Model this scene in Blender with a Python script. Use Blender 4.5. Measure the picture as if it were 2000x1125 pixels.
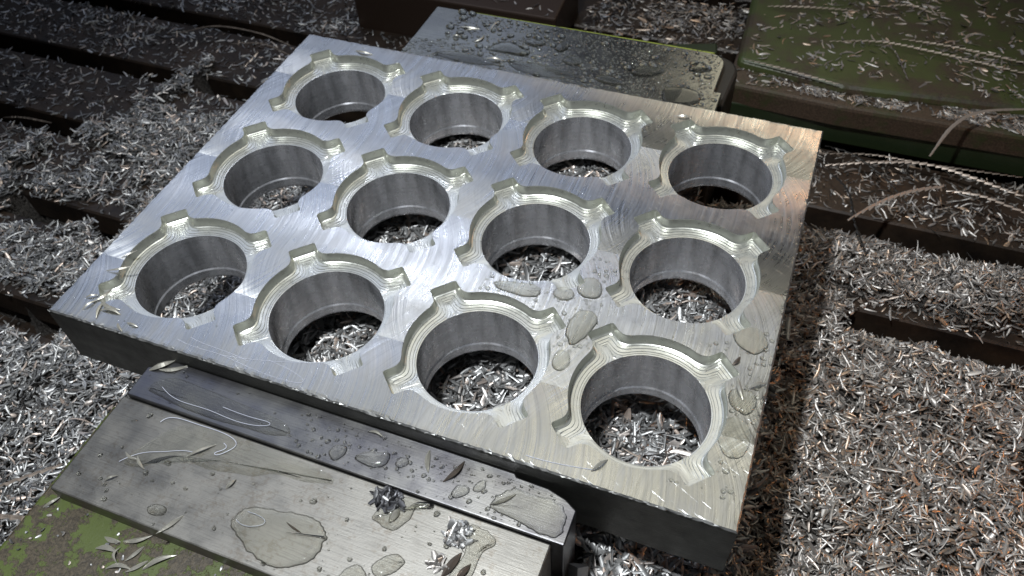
import bpy, bmesh, math, random
import numpy as np
from mathutils import Vector, Matrix, noise

# ------------------------------------------------------------------ camera, light, exposure (units: 1 = 1 mm)
scene = bpy.context.scene
for o in list(bpy.data.objects):
    bpy.data.objects.remove(o)
col = scene.collection

CAM = Vector((224.195, -105.091, 213.480))
FWD = Vector((-0.26251379, 0.59478361, -0.75981509))
RGT = Vector((0.9329764, 0.35741276, -0.04255762))
UPV = Vector((-0.24625503, 0.72006151, 0.64874485))
FPX = 1584.8
cd = bpy.data.cameras.new('camera')
cam = bpy.data.objects.new('camera', cd); col.objects.link(cam)
cam.matrix_world = Matrix(((RGT.x, UPV.x, -FWD.x, CAM.x), (RGT.y, UPV.y, -FWD.y, CAM.y), (RGT.z, UPV.z, -FWD.z, CAM.z), (0, 0, 0, 1)))
cd.sensor_width = 36.0
cd.lens = 36.0 * FPX / 2000.0
cd.clip_start = 5; cd.clip_end = 6000
cd.dof.use_dof = True
cd.dof.focus_distance = 255
cd.dof.aperture_fstop = 0.028
scene.camera = cam

w = bpy.data.worlds.new('World'); scene.world = w; w.use_nodes = True
w.node_tree.nodes['Background'].inputs[0].default_value = (0.62, 0.72, 0.9, 1)
w.node_tree.nodes['Background'].inputs[1].default_value = 0.035

def area(name, loc, target, sx, sy, power, color, spread=180):
    l = bpy.data.lights.new(name, 'AREA'); l.shape = 'RECTANGLE'; l.size = sx; l.size_y = sy
    l.energy = power; l.color = color; l.spread = math.radians(spread)
    o = bpy.data.objects.new(name, l); col.objects.link(o)
    o.location = loc
    o.rotation_euler = (Vector(target) - Vector(loc)).to_track_quat('-Z', 'Y').to_euler()
    return o
def panel(name, loc, target, sx, sy, rad, color, spread=110):          # rad = radiance
    return area(name, loc, target, sx, sy, rad * math.pi * sx * sy, color, spread)
def spot(name, loc, target, power, color, cone, blend, radius):
    l = bpy.data.lights.new(name, 'SPOT'); l.energy = power; l.color = color; l.spot_size = math.radians(cone); l.spot_blend = blend; l.shadow_soft_size = radius
    o = bpy.data.objects.new(name, l); col.objects.link(o); o.location = loc
    o.rotation_euler = (Vector(target) - Vector(loc)).to_track_quat('-Z', 'Y').to_euler(); return o
spot('work_lamp', (80, -70, 560), (150, 10, 0), 1.6e7, (0.93, 0.97, 1.0), 76, 0.9, 14)
panel('cool_light_panel', (-330, 520, 560), (60, 90, 0), 760, 560, 0.30, (0.66, 0.76, 1.0))
panel('neutral_light_panel', (150, 300, 640), (160, 40, 0), 400, 460, 0.40, (1.0, 0.95, 0.76))
area('warm_lamp', (330, 640, 340), (260, 120, -40), 50, 44, 0.07e6, (1.0, 0.45, 0.18))

spot('streak_fill', (-150, 452, 500), (80, 70, 0), 0.05e7, (0.86, 0.90, 1.0), 62, 0.9, 9)  # unseen source added to draw the bright streak along the plate
panel('far_beige_fill', (215, 800, 420), (180, 200, 0), 260, 190, 0.22, (1.0, 0.93, 0.72), 70)  # added out of view so the back jaw's right end reflects beige

area('low_warm_fill', (440, 70, -12), (250, 60, -84), 50, 16, 0.055e6, (1.0, 0.42, 0.14))  # unseen source added below plate level to warm the shadowed chips
scene.view_settings.view_transform = 'Standard'
scene.view_settings.look = 'None'
scene.view_settings.exposure = 0.0
scene.view_settings.gamma = 1.0

# ------------------------------------------------------------------ helpers
def tag(o, label=None, cat=None, group=None, kind=None):
    if label: o['label'] = label
    if cat: o['category'] = cat
    if group: o['group'] = group
    if kind: o['kind'] = kind
    return o
def link(name, me, parent=None, mat=None):
    if mat and not me.materials: me.materials.append(mat)
    o = bpy.data.objects.new(name, me); col.objects.link(o)
    if parent: o.parent = parent
    return o
def mk(name, verts, faces, mat, parent=None, smooth=False):
    me = bpy.data.meshes.new(name); me.from_pydata([tuple(v) for v in verts], [], faces)
    me.update()
    if smooth:
        me.polygons.foreach_set('use_smooth', [True] * len(me.polygons))
    return link(name, me, parent, mat)
def empty(name, loc=(0, 0, 0)):
    o = bpy.data.objects.new(name, None); col.objects.link(o); o.location = loc; o.empty_display_size = 5
    return o
def mk_np(name, V, F, mat, parent=None, smooth=False):
    """V (n,3), F (m,4) quads; fast"""
    me = bpy.data.meshes.new(name)
    me.vertices.add(len(V)); me.vertices.foreach_set('co', V.astype(np.float32).ravel())
    k = F.shape[1]
    me.loops.add(F.size); me.loops.foreach_set('vertex_index', F.astype(np.int32).ravel())
    me.polygons.add(len(F)); me.polygons.foreach_set('loop_start', np.arange(0, F.size, k, dtype=np.int32))
    me.update(calc_edges=True)
    if smooth: me.polygons.foreach_set('use_smooth', [True] * len(F))
    return link(name, me, parent, mat)
def prism(name, poly, z0, z1, mat, parent=None, bev=0.6, seg=2, rough=0.0):
    bm = bmesh.new()
    vs = [bm.verts.new((x, y, z0)) for x, y in poly]
    f = bm.faces.new(vs)
    if f.normal.z > 0: f.normal_flip()
    r = bmesh.ops.extrude_face_region(bm, geom=[f])
    nv = [v for v in r['geom'] if isinstance(v, bmesh.types.BMVert)]
    for v in nv: v.co.z = z1
    bmesh.ops.recalc_face_normals(bm, faces=bm.faces)
    if bev > 0:
        es = [e for e in bm.edges if max(e.verts[0].co.z, e.verts[1].co.z) > z1 - 1e-4 or (abs(e.verts[0].co.z - e.verts[1].co.z) > 1)]
        bmesh.ops.bevel(bm, geom=es, offset=bev, segments=seg, affect='EDGES', profile=0.5)
    me = bpy.data.meshes.new(name); bm.to_mesh(me); bm.free()
    return link(name, me, parent, mat)

# ------------------------------------------------------------------ material toolkit
class NT:
    def __init__(s, name):
        s.m = bpy.data.materials.new(name); s.m.use_nodes = True
        s.t = s.m.node_tree; s.p = s.t.nodes['Principled BSDF']; s.out = s.t.nodes['Material Output']
        s.tc = s.n('ShaderNodeTexCoord').outputs['Object']
    def n(s, k, **kw):
        nd = s.t.nodes.new(k)
        for a, b in kw.items(): setattr(nd, a, b)
        return nd
    def set(s, sock, v):
        if hasattr(v, 'is_output') or isinstance(v, bpy.types.NodeSocket): s.t.links.new(v, sock)
        else: sock.default_value = v
    def P(s, **kw):
        for k, v in kw.items(): s.set(s.p.inputs[k.replace('_', ' ')], v)
        return s
    def math(s, op, a, b=0.0, c=None, clamp=False):
        nd = s.n('ShaderNodeMath', operation=op, use_clamp=clamp)
        s.set(nd.inputs[0], a); s.set(nd.inputs[1], b)
        if c is not None: s.set(nd.inputs[2], c)
        return nd.outputs[0]
    def sep(s, v=None):
        nd = s.n('ShaderNodeSeparateXYZ'); s.set(nd.inputs[0], v or s.tc); return nd.outputs
    def comb(s, x, y, z=0.0):
        nd = s.n('ShaderNodeCombineXYZ'); s.set(nd.inputs[0], x); s.set(nd.inputs[1], y); s.set(nd.inputs[2], z); return nd.outputs[0]
    def mapv(s, scale=(1, 1, 1), rot=(0, 0, 0), v=None, loc=(0, 0, 0)):
        nd = s.n('ShaderNodeMapping'); s.set(nd.inputs[0], v or s.tc)
        nd.inputs['Scale'].default_value = scale; nd.inputs['Rotation'].default_value = rot; nd.inputs['Location'].default_value = loc
        return nd.outputs[0]
    def noise(s, scale=1.0, detail=4, rough=0.5, v=None, dist=0.0):
        nd = s.n('ShaderNodeTexNoise'); s.set(nd.inputs['Vector'], v or s.tc)
        nd.inputs['Scale'].default_value = scale; nd.inputs['Detail'].default_value = detail
        nd.inputs['Roughness'].default_value = rough; nd.inputs['Distortion'].default_value = dist
        return nd.outputs['Fac']
    def ramp(s, f, *st):
        nd = s.n('ShaderNodeValToRGB'); s.set(nd.inputs[0], f); e = nd.color_ramp.elements
        while len(e) < len(st): e.new(0.5)
        for q, (p, c) in zip(e, st):
            q.position = p; q.color = (c, c, c, 1) if isinstance(c, (int, float)) else (*c, 1)
        return nd.outputs[0]
    def mix(s, f, a, b):
        nd = s.n('ShaderNodeMix', data_type='RGBA'); s.set(nd.inputs[0], f)
        for q, v in ((nd.inputs[6], a), (nd.inputs[7], b)):
            s.set(q, (*v, 1) if isinstance(v, tuple) and len(v) == 3 else v)
        return nd.outputs[2]
    def bump(s, h, strength=0.3, dist=0.1, normal=None):
        nd = s.n('ShaderNodeBump'); s.set(nd.inputs['Height'], h)
        nd.inputs['Strength'].default_value = strength; nd.inputs['Distance'].default_value = dist
        if normal is not None: s.t.links.new(normal, nd.inputs['Normal'])
        return nd.outputs[0]

def m_milled():
    """face-milled aluminium: arcs left by a cutter that ran along X in passes 60 mm apart"""
    s = NT('milled_aluminium')
    x, y, z = s.sep()
    wob = s.math('MULTIPLY', s.math('SUBTRACT', s.noise(0.03, 2), 0.5), 1.5)
    yy = s.math('ADD', y, wob)
    u = s.math('SUBTRACT', s.math('FLOORED_MODULO', s.math('SUBTRACT', yy, 28.6), 60.2), 30.1)   # -30..30 in the pass
    R = 46.0
    v = s.math('DIVIDE', u, R)
    c = s.math('SQRT', s.math('SUBTRACT', 1.0, s.math('MULTIPLY', v, v)))
    pas = s.math('FLOOR', s.math('DIVIDE', s.math('SUBTRACT', yy, 28.6), 60.2))
    T = s.comb(c, v, 0.0)
    T2 = s.comb(c, s.math('MULTIPLY', v, -1.0), 0.0)
    # arcs: leading and trailing edge of the cutter
    ph1 = s.math('SUBTRACT', x, s.math('MULTIPLY', c, R))
    ph2 = s.math('ADD', x, s.math('MULTIPLY', c, R))
    def lines(ph, k):
        a = s.noise(1.0, 2, 0.6, s.comb(s.math('MULTIPLY', ph, k), s.math('MULTIPLY', pas, 7.3), s.math('MULTIPLY', y, 0.02)))
        return a
    l1 = lines(ph1, 0.75); l2 = lines(ph2, 0.65)
    fine = lines(ph1, 1.9); fine2 = lines(ph2, 1.6)
    big = s.noise(0.035, 3, 0.5)
    big2 = s.noise(0.05, 2, 0.5, s.mapv(loc=(90, 30, 4)))
    scr = s.noise(1.0, 1, 0.5, s.mapv((0.10, 5.5, 1), (0, 0, 0.5), s.mapv((1, 1, 1), (0, 0, 0.45))))
    scr = s.ramp(scr, (0.71, 0.0), (0.78, 0.5))
    h = s.math('ADD', s.math('MULTIPLY', l1, s.ramp(big, (0.35, 0.35), (0.65, 1.0))), s.math('MULTIPLY', l2, s.ramp(big2, (0.42, 0.0), (0.62, 1.0))))
    h = s.math('ADD', h, s.math('MULTIPLY', fine, 0.5))
    h = s.math('ADD', h, s.math('MULTIPLY', s.noise(1.2, 2), 0.10))
    h = s.math('SUBTRACT', h, s.math('MULTIPLY', scr, 0.25))
    nrm = s.bump(h, 0.6, 0.2)
    stain = s.noise(0.045, 5, 0.6)
    base = s.mix(s.ramp(stain, (0.35, 0.0), (0.7, 1.0)), (0.60, 0.61, 0.61), (0.76, 0.765, 0.76))
    cross = s.math('MULTIPLY', s.ramp(fine2, (0.40, 0.0), (0.56, 1.0)), s.ramp(big2, (0.42, 0.0), (0.62, 0.5)))
    base = s.mix(s.ramp(fine, (0.36, 0.3), (0.56, 0.0)), base, (0.40, 0.41, 0.42))  # light and dark of the fine grooves put into the colour
    base = s.mix(cross, base, (0.86, 0.865, 0.86))
    base = s.mix(scr, base, (0.9, 0.9, 0.9))
    rg = s.math('ADD', s.ramp(s.noise(0.09, 3), (0.3, 0.20), (0.7, 0.32)), s.math('MULTIPLY', s.ramp(l1, (0.35, 0.0), (0.65, 1.0)), 0.10))
    s.P(Base_Color=base, Metallic=1.0, Roughness=rg, Normal=nrm, Anisotropic=0.85, Tangent=T)
    return s.m
def m_edge():
    s = NT('raw_aluminium_shaded_side')  # sides get little light: that shade is put into a darker base colour
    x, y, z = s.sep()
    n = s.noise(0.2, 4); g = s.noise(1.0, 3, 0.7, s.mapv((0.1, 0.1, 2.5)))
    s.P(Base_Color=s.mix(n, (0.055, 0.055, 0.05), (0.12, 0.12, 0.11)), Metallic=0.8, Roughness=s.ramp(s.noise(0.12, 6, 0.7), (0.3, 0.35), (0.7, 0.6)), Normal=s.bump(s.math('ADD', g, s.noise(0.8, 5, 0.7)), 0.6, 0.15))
    return s.m
def m_pocket():
    s = NT('coolant_wet_pocket')
    n = s.noise(0.6, 3); f = s.noise(1.0, 2, 0.6, s.mapv((0.8, 0.8, 6)))
    x, y, z = s.sep()
    wet = s.ramp(s.math('DIVIDE', z, -6.0), (0.55, 1.0), (0.80, 0.0))
    base = s.mix(wet, s.mix(n, (0.56, 0.565, 0.54), (0.68, 0.685, 0.66)), s.mix(n, (0.56, 0.575, 0.50), (0.68, 0.69, 0.62)))
    s.P(Base_Color=base, Metallic=0.75, Roughness=s.ramp(n, (0.3, 0.26), (0.7, 0.36)), Normal=s.bump(s.noise(0.7, 2), 0.15, 0.1),
        Coat_Weight=0.15, Coat_Roughness=0.06, Coat_IOR=1.36)
    return s.m
def m_bore():
    s = NT('bored_aluminium')
    x, y, z = s.sep()
    ang = s.math('ARCTAN2', y, x)
    a = s.noise(1.0, 3, 0.6, s.comb(s.math('MULTIPLY', s.math('COSINE', ang), 2.6), s.math('MULTIPLY', s.math('SINE', ang), 2.6), s.math('MULTIPLY', z, 0.02)))
    rings = s.noise(1.0, 3, 0.7, s.comb(0.0, 0.0, s.math('MULTIPLY', z, 2.0)))
    scr = s.noise(0.35, 3, 0.6, s.mapv((1, 1, 0.9)))
    rg2 = s.noise(1.0, 2, 0.6, s.comb(s.math('MULTIPLY', ang, 0.6), 0.0, s.math('MULTIPLY', z, 0.9)))
    base = s.mix(s.ramp(a, (0.36, 0.0), (0.62, 1.0)), (0.36, 0.364, 0.38), (0.66, 0.665, 0.70))
    base = s.mix(s.ramp(rg2, (0.35, 0.35), (0.5, 0.0)), base, (0.30, 0.305, 0.32))
    s.P(Base_Color=base, Metallic=0.68, Roughness=s.ramp(scr, (0.35, 0.24), (0.7, 0.34)),
        Normal=s.bump(s.math('ADD', s.math('MULTIPLY', rings, 1.4), s.math('MULTIPLY', scr, 0.8)), 0.4, 0.12), Coat_Weight=0.2, Coat_Roughness=0.08, Anisotropic=0.75, Tangent=s.comb(0.0, 0.0, 1.0))
    return s.m
def m_steel(name, c0, c1, r0, r1, brush=(0.06, 2.4), stain=0.0, an=0.5, bs=0.3):
    s = NT(name)
    g = s.noise(1.0, 4, 0.7, s.mapv((brush[0], brush[1], 0.6)))
    n = s.noise(0.06, 5, 0.6)
    p = s.noise(1.6, 3, 0.6)
    base = s.mix(s.ramp(n, (0.35, 0.0), (0.65, 1.0)), c0, c1)
    base = s.mix(s.ramp(g, (0.3, 0.5), (0.5, 0.0)), base, tuple(q * 0.55 for q in c0))
    if stain:
        st = s.ramp(s.math('MULTIPLY', s.noise(0.09, 6, 0.7), s.noise(0.8, 3, 0.6)), (0.27, 0.0), (0.36, stain))
        base = s.mix(st, base, (0.10, 0.065, 0.03))
    rg = s.ramp(s.noise(0.12, 4), (0.3, r0), (0.7, r1))
    h = s.math('ADD', g, s.math('MULTIPLY', p, 0.5))
    tg = s.n('ShaderNodeCombineXYZ'); tg.inputs[1].default_value = 1.0
    s.P(Base_Color=base, Metallic=0.95, Roughness=rg, Normal=s.bump(h, bs, 0.12), Anisotropic=an, Tangent=tg.outputs[0])
    return s.m
def m_chip(name, tint=(0.53, 0.53, 0.525), warm=(0.62, 0.5, 0.42), dark=0.25, wx=None):
    s = NT(name)
    g = s.n('ShaderNodeNewGeometry').outputs['Random Per Island']
    base = s.ramp(g, (0.0, tuple(q * dark for q in tint)), (0.35, tuple(q * 0.65 for q in tint)), (0.8, tint), (1.0, warm))
    n = s.noise(1.5, 3)
    s.P(Base_Color=base, Metallic=0.72, Roughness=s.ramp(n, (0.3, 0.36), (0.7, 0.54)), Normal=s.bump(n, 0.2, 0.1))
    return s.m
def m_table():
    s = NT('oily_cast_table')
    n = s.noise(0.05, 6, 0.65); p = s.noise(0.7, 4, 0.65)
    base = s.mix(s.ramp(n, (0.35, 0.0), (0.65, 1.0)), (0.015, 0.011, 0.009), (0.05, 0.033, 0.022))
    s.P(Base_Color=base, Roughness=s.ramp(p, (0.3, 0.3), (0.7, 0.6)), Normal=s.bump(p, 0.3, 0.3), Metallic=0.2)
    return s.m
def m_green(name, paint=(0.13, 0.17, 0.035), dirt=(0.035, 0.028, 0.018), lo=0.5, hi=0.53, sc=0.09, rough=0.45):
    s = NT(name)
    n = s.noise(sc, 12, 0.72, dist=0.15); n2 = s.noise(sc * 0.35, 3)
    f = s.math('ADD', s.math('MULTIPLY', n, 0.75), s.math('MULTIPLY', n2, 0.25))
    mk_ = s.ramp(f, (lo, 0.0), (hi, 1.0))
    g = s.noise(1.2, 5, 0.7)
    d = s.mix(s.ramp(g, (0.4, 0.0), (0.62, 1.0)), dirt, tuple(q * 2.6 for q in dirt))
    pt = s.mix(s.noise(0.3, 4), paint, tuple(q * 0.72 for q in paint))
    s.P(Base_Color=s.mix(mk_, d, pt), Roughness=rough, Normal=s.bump(s.math('ADD', s.math('MULTIPLY', mk_, 0.5), s.math('MULTIPLY', g, 0.6)), 0.5, 0.3))
    return s.m
def m_water(name='coolant_water', k=0.55, c=(0.97, 0.98, 0.95, 1)):
    s = NT(name)
    s.P(Base_Color=c, Roughness=0.02, IOR=1.34, Transmission_Weight=1.0)
    tr = s.n('ShaderNodeBsdfTransparent'); tr.inputs[0].default_value = (0.93, 0.93, 0.9, 1)
    mx = s.n('ShaderNodeMixShader'); mx.inputs[0].default_value = k
    s.t.links.new(tr.outputs[0], mx.inputs[1]); s.t.links.new(s.p.outputs[0], mx.inputs[2])
    gl = s.n('ShaderNodeBsdfGlossy'); gl.inputs['Roughness'].default_value = 0.04
    fr = s.n('ShaderNodeFresnel'); fr.inputs['IOR'].default_value = 1.36
    m2 = s.n('ShaderNodeMixShader'); s.t.links.new(fr.outputs[0], m2.inputs[0])
    s.t.links.new(mx.outputs[0], m2.inputs[1]); s.t.links.new(gl.outputs[0], m2.inputs[2])
    s.t.links.new(m2.outputs[0], s.out.inputs[0])
    return s.m
def m_plain(name, c, r=0.4, met=0.0, coat=0.0):
    s = NT(name); n = s.noise(0.8, 4)
    s.P(Base_Color=s.mix(n, tuple(q * 0.7 for q in c), c), Roughness=r, Metallic=met, Coat_Weight=coat, Normal=s.bump(n, 0.2, 0.1))
    return s.m

M = dict(tan=m_plain('tan_shaving', (0.55, 0.46, 0.39), 0.4, 0.45), sliver=m_plain('silver_sliver', (0.58, 0.56, 0.49), 0.36, 0.55), milled=m_milled(), edge=m_edge(), pocket=m_pocket(), bore=m_bore(),
         jaw=m_steel('ground_jaw_steel', (0.18, 0.178, 0.20), (0.25, 0.247, 0.24), 0.28, 0.38, an=0.4),
         wetjaw=m_steel('wet_jaw_steel', (0.26, 0.26, 0.25), (0.36, 0.36, 0.33), 0.16, 0.26, an=0.3, bs=0.2),
         body=m_steel('ground_cast_steel', (0.215, 0.208, 0.193), (0.28, 0.27, 0.248), 0.40, 0.56, (0.10, 2.0), stain=0.25, an=0.3, bs=0.45),
         dark=m_plain('dark_cast_iron', (0.035, 0.032, 0.028), 0.45, 0.3), table=m_table(),
         brown=m_plain('rusty_brown_steel', (0.045, 0.027, 0.018), 0.5, 0.3),
         chip=m_chip('aluminium_chip'), chipw=m_chip('aluminium_chip_warm_lit', (0.53, 0.50, 0.47), (0.48, 0.33, 0.22), 0.35),  # chipw: orange glow of the warm light mixed into the chip colour
         curl=m_plain('long_chip_metal', (0.30, 0.25, 0.21), 0.42, 0.8),
         moss=m_green('flaking_light_green_paint', (0.085, 0.112, 0.024), (0.035, 0.028, 0.018), 0.50, 0.515, 0.16),
         green=m_green('worn_dark_green_paint', (0.06, 0.078, 0.022), (0.03, 0.022, 0.015), 0.42, 0.53, 0.05),
         greendirt=m_green('dirt_covered_green_paint', (0.045, 0.055, 0.02), (0.035, 0.024, 0.016), 0.5, 0.6, 0.06),
         gdark=m_plain('dark_green_paint', (0.022, 0.035, 0.015), 0.35),
         water=m_water('coolant_water', 0.36), drop=m_water('coolant_drop', 0.85, (0.93, 0.94, 0.9, 1)), burr=m_plain('bright_burr', (0.42, 0.42, 0.41), 0.5, 0.9),
         glint=m_plain('glint_gloss', (0.75, 0.78, 0.9), 0.25, 0.0, 0.5))  # pale gloss for light trails that are shaped as threads

# ------------------------------------------------------------------ plate
PW, PD, PT = 240.0, 181.07, 29.24
PX, PY, HX, HY = 57.0876, 56.7276, 34.476, 33.818
RB, RO, RT, TW, DB = 20.25, 24.37, 30.6, 5.25, 5.5

def sdf(r, th):
    """r, th arrays; smooth union of disc and four diagonal tabs (negative inside)"""
    x = r * np.cos(th); y = r * np.sin(th)
    d = r - RO
    for k in range(4):
        a = math.pi / 4 + k * math.pi / 2
        u = x * math.cos(a) + y * math.sin(a); v = -x * math.sin(a) + y * math.cos(a)
        qx = np.abs(u - 20) - (RT - 20 - 0.9); qy = np.abs(v) - (TW - 0.25 - 0.9)
        b = np.hypot(np.maximum(qx, 0), np.maximum(qy, 0)) + np.minimum(np.maximum(qx, qy), 0) - 0.9
        k_ = 3.6
        h = np.clip(0.5 + 0.5 * (b - d) / k_, 0, 1)
        d = b * (1 - h) + d * h - k_ * h * (1 - h)
    return d
def radius_at(level, th):
    """outermost r with sdf = -level"""
    rs = np.linspace(RB - 3, RT + 1.5, 700)
    D = sdf(rs[None, :], th[:, None]) + level
    out = np.full(len(th), RB)
    for i in range(len(th)):
        s = np.where(D[i] < 0)[0]
        if len(s):
            j = s[-1]
            if j + 1 < len(rs):
                a, b = D[i, j], D[i, j + 1]; out[i] = rs[j] + (rs[1] - rs[0]) * (-a) / (b - a)
            else: out[i] = rs[j]
    return np.maximum(out, RB)
# angles spaced evenly along the outline, plus the cell corners
t0 = np.linspace(0, 2 * math.pi, 2400, endpoint=False)
r0 = radius_at(0.0, t0)
P0 = np.stack([r0 * np.cos(t0), r0 * np.sin(t0)], 1)
seg = np.hypot(*(np.roll(P0, -1, 0) - P0).T); cum = np.concatenate([[0], np.cumsum(seg)])
NA = 260
TH = np.interp(np.linspace(0, cum[-1], NA, endpoint=False), cum, np.concatenate([t0, [2 * math.pi]]))
def with_corners(th, rect):
    x0, x1, y0, y1 = rect
    c = [math.atan2(b, a) % (2 * math.pi) for a in (x0, x1) for b in (y0, y1)]
    th = th.copy()
    for q in c:                       # snap the nearest angle to the corner
        th[np.argmin(np.abs((th - q + math.pi) % (2 * math.pi) - math.pi))] = q
    return np.sort(th)

plate = empty('drilled_plate', (0, 0, -PT))
tag(plate, 'thick silver aluminium plate with twelve round holes clamped in the vise', 'metal plate')
V, F, MI = [], [], []
OFF = Vector((0, 0, PT))              # children live in plate coordinates
def ring(pts):
    i = len(V); V.extend(pts); return list(range(i, i + len(pts)))
def bridge(a, b, mi, flip=False):
    n = len(a)
    for k in range(n):
        q = (a[k], a[(k + 1) % n], b[(k + 1) % n], b[k])
        F.append(q[::-1] if flip else q); MI.append(mi)
MG = 1.6                              # margin strip that carries the worn edge
xs = [MG] + [HX + PX * (i + 0.5) for i in range(3)] + [PW - MG]
ys = [MG] + [HY + PY * (j + 0.5) for j in range(2)] + [PD - MG]
for i in range(4):
    for j in range(3):
        cx, cy = HX + PX * i, HY + PY * j
        rect = (xs[i] - cx, xs[i + 1] - cx, ys[j] - cy, ys[j + 1] - cy)
        th = with_corners(TH, rect)
        rr = radius_at(0.0, th)
        c, s_ = np.cos(th), np.sin(th)
        c = np.where(np.abs(c) < 1e-9, 1e-9, c); s_ = np.where(np.abs(s_) < 1e-9, 1e-9, s_)
        sc = np.minimum(np.where(c > 0, rect[1], rect[0]) / c, np.where(s_ > 0, rect[3], rect[2]) / s_)
        a = ring([(cx + rr[k] * c[k], cy + rr[k] * s_[k], 0) for k in range(len(th))])
        b = ring([(cx + sc[k] * c[k], cy + sc[k] * s_[k], 0) for k in range(len(th))])
        bridge(a, b, 0, True)
        a = ring([(cx + (RB + 0.4) * c[k], cy + (RB + 0.4) * s_[k], -PT) for k in range(len(th))])
        b = ring([(cx + sc[k] * c[k], cy + sc[k] * s_[k], -PT) for k in range(len(th))])
        bridge(a, b, 1)
# edge strip: inner line, chamfer line with small nicks, side, bottom chamfer
def loop(inset, z, nick=0.0, nz=0.0, step=1.2):
    pts = []
    x0, x1, y0, y1 = inset, PW - inset, inset, PD - inset
    L = [((x0, y0), (x1, y0)), ((x1, y0), (x1, y1)), ((x1, y1), (x0, y1)), ((x0, y1), (x0, y0))]
    for (ax, ay), (bx, by) in L:
        n = int(max(PW, PD) / step)
        for k in range(n):
            t = k / n; x = ax + (bx - ax) * t; y = ay + (by - ay) * t
            e = 0
            if nick:
                q = noise.noise((x * 0.55, y * 0.55, 3.1)) * 0.6 + noise.noise((x * 1.7, y * 1.7, 9.1)) * 0.5
                e = nick * max(0, q + 0.15)
                if y < 1: e *= 1.5
                if k == 0: e = 0
            nx = (1 if ax == bx and ax < 50 else -1 if ax == bx else 0); ny = (1 if ay == by and ay < 50 else -1 if ay == by else 0)
            pts.append((x + nx * e, y + ny * e, z - nz * e))
    return pts
A = ring(loop(MG, 0)); B = ring(loop(0.55, -0.02, 0.5, 0.2)); C = ring(loop(0.05, -0.55, 0.35, 0.2)); D = ring(loop(0, -1.6)); E = ring(loop(0, -PT + 2.4)); G = ring(loop(2.2, -PT)); H = ring(loop(MG + .65, -PT))
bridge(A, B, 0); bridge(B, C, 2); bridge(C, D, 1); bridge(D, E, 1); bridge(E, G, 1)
F = [f[::-1] if m_ in (9,) else f for f, m_ in zip(F, MI)]
me = bpy.data.meshes.new('plate_body'); me.from_pydata([(x, y, z + PT) for x, y, z in V], [], F)
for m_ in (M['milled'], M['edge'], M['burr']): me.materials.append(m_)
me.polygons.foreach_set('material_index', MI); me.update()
bmx = bmesh.new(); bmx.from_mesh(me); bmesh.ops.remove_doubles(bmx, verts=bmx.verts, dist=0.0005); bmesh.ops.recalc_face_normals(bmx, faces=bmx.faces); bmx.to_mesh(me); bmx.free()
pb = link('plate_body', me, plate)
# fix the underside's opening strip
# pocket mesh (shared)
levels = [0.0, 0.12, 0.28, 0.6, 1.0, 1.1, 1.9, 2.02, 2.9, 3.02, 3.6, 3.72, 4.3, 4.42, 4.95, 5.05]
zl = [0.0, -0.35, -3.3, -3.95, -4.15, -4.42, -4.55, -4.84, -4.94, -5.2, -5.24, -5.4, -5.38, -5.5, -5.44, -5.5]
V, F = [], []
th = TH; prev = None; pr = None
for lv, z in zip(levels, zl):
    r = radius_at(lv, th)
    jit = np.array([0.015 * noise.noise((math.cos(t) * 9, math.sin(t) * 9, lv * 3)) for t in th]) if 0.5 < lv else 0
    zz = np.where(r <= RB + 1e-6, -DB + 0.03, z + jit)
    cur = ring([(r[k] * math.cos(th[k]), r[k] * math.sin(th[k]), zz[k]) for k in range(NA)])
    if prev:
        for k in range(NA):
            k2 = (k + 1) % NA
            if pr[k] <= RB + 1e-6 and pr[k2] <= RB + 1e-6: continue
            F.append((prev[k], prev[k2], cur[k2], cur[k]))
    prev, pr = cur, r
# close to the bore rim
cur = ring([(RB * math.cos(t), RB * math.sin(t), -DB) for t in th])
for k in range(NA):
    F.append((prev[k], prev[(k + 1) % NA], cur[(k + 1) % NA], cur[k]))
pme = bpy.data.meshes.new('pocket'); pme.from_pydata(V, [], F); pme.materials.append(M['pocket'])
bmx = bmesh.new(); bmx.from_mesh(pme); bmesh.ops.remove_doubles(bmx, verts=bmx.verts, dist=0.002); bmesh.ops.recalc_face_normals(bmx, faces=bmx.faces)
if sum(f.normal.z * f.calc_area() for f in bmx.faces) < 0: bmesh.ops.reverse_faces(bmx, faces=bmx.faces)
bmx.to_mesh(pme); bmx.free()
# bore mesh (shared)
V, F = [], []
prof = [(RB, -DB), (RB, -DB - 0.01), (RB, -12), (RB, -18), (RB, -23.6), (RB - 0.45, -24.2), (RB - 0.45, -27.6), (RB + 0.4, -PT)]
n = 128; prev = None
for r, z in prof:
    cur = ring([(r * math.cos(2 * math.pi * k / n), r * math.sin(2 * math.pi * k / n), z) for k in range(n)])
    if prev: bridge(prev, cur, 0)
    prev = cur
bme = bpy.data.meshes.new('bore'); bme.from_pydata(V, [], F); bme.materials.append(M['bore'])
bme.polygons.foreach_set('use_smooth', [True] * len(F))
bmx = bmesh.new(); bmx.from_mesh(bme)
for e in bmx.edges:
    zz = e.verts[0].co.z
    if abs(zz - e.verts[1].co.z) < 1e-4 and (abs(zz + 24.2) < .05 or abs(zz + 23.6) < .05 or abs(zz + 27.6) < .05): e.smooth = False
bmx.to_mesh(bme); bmx.free()
for j in range(3):
    for i in range(4):
        for nm, m_ in (('pocket', pme), ('bore', bme)):
            o = link(nm, m_, plate); o.location = (HX + PX * i, HY + PY * j, PT)
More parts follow.
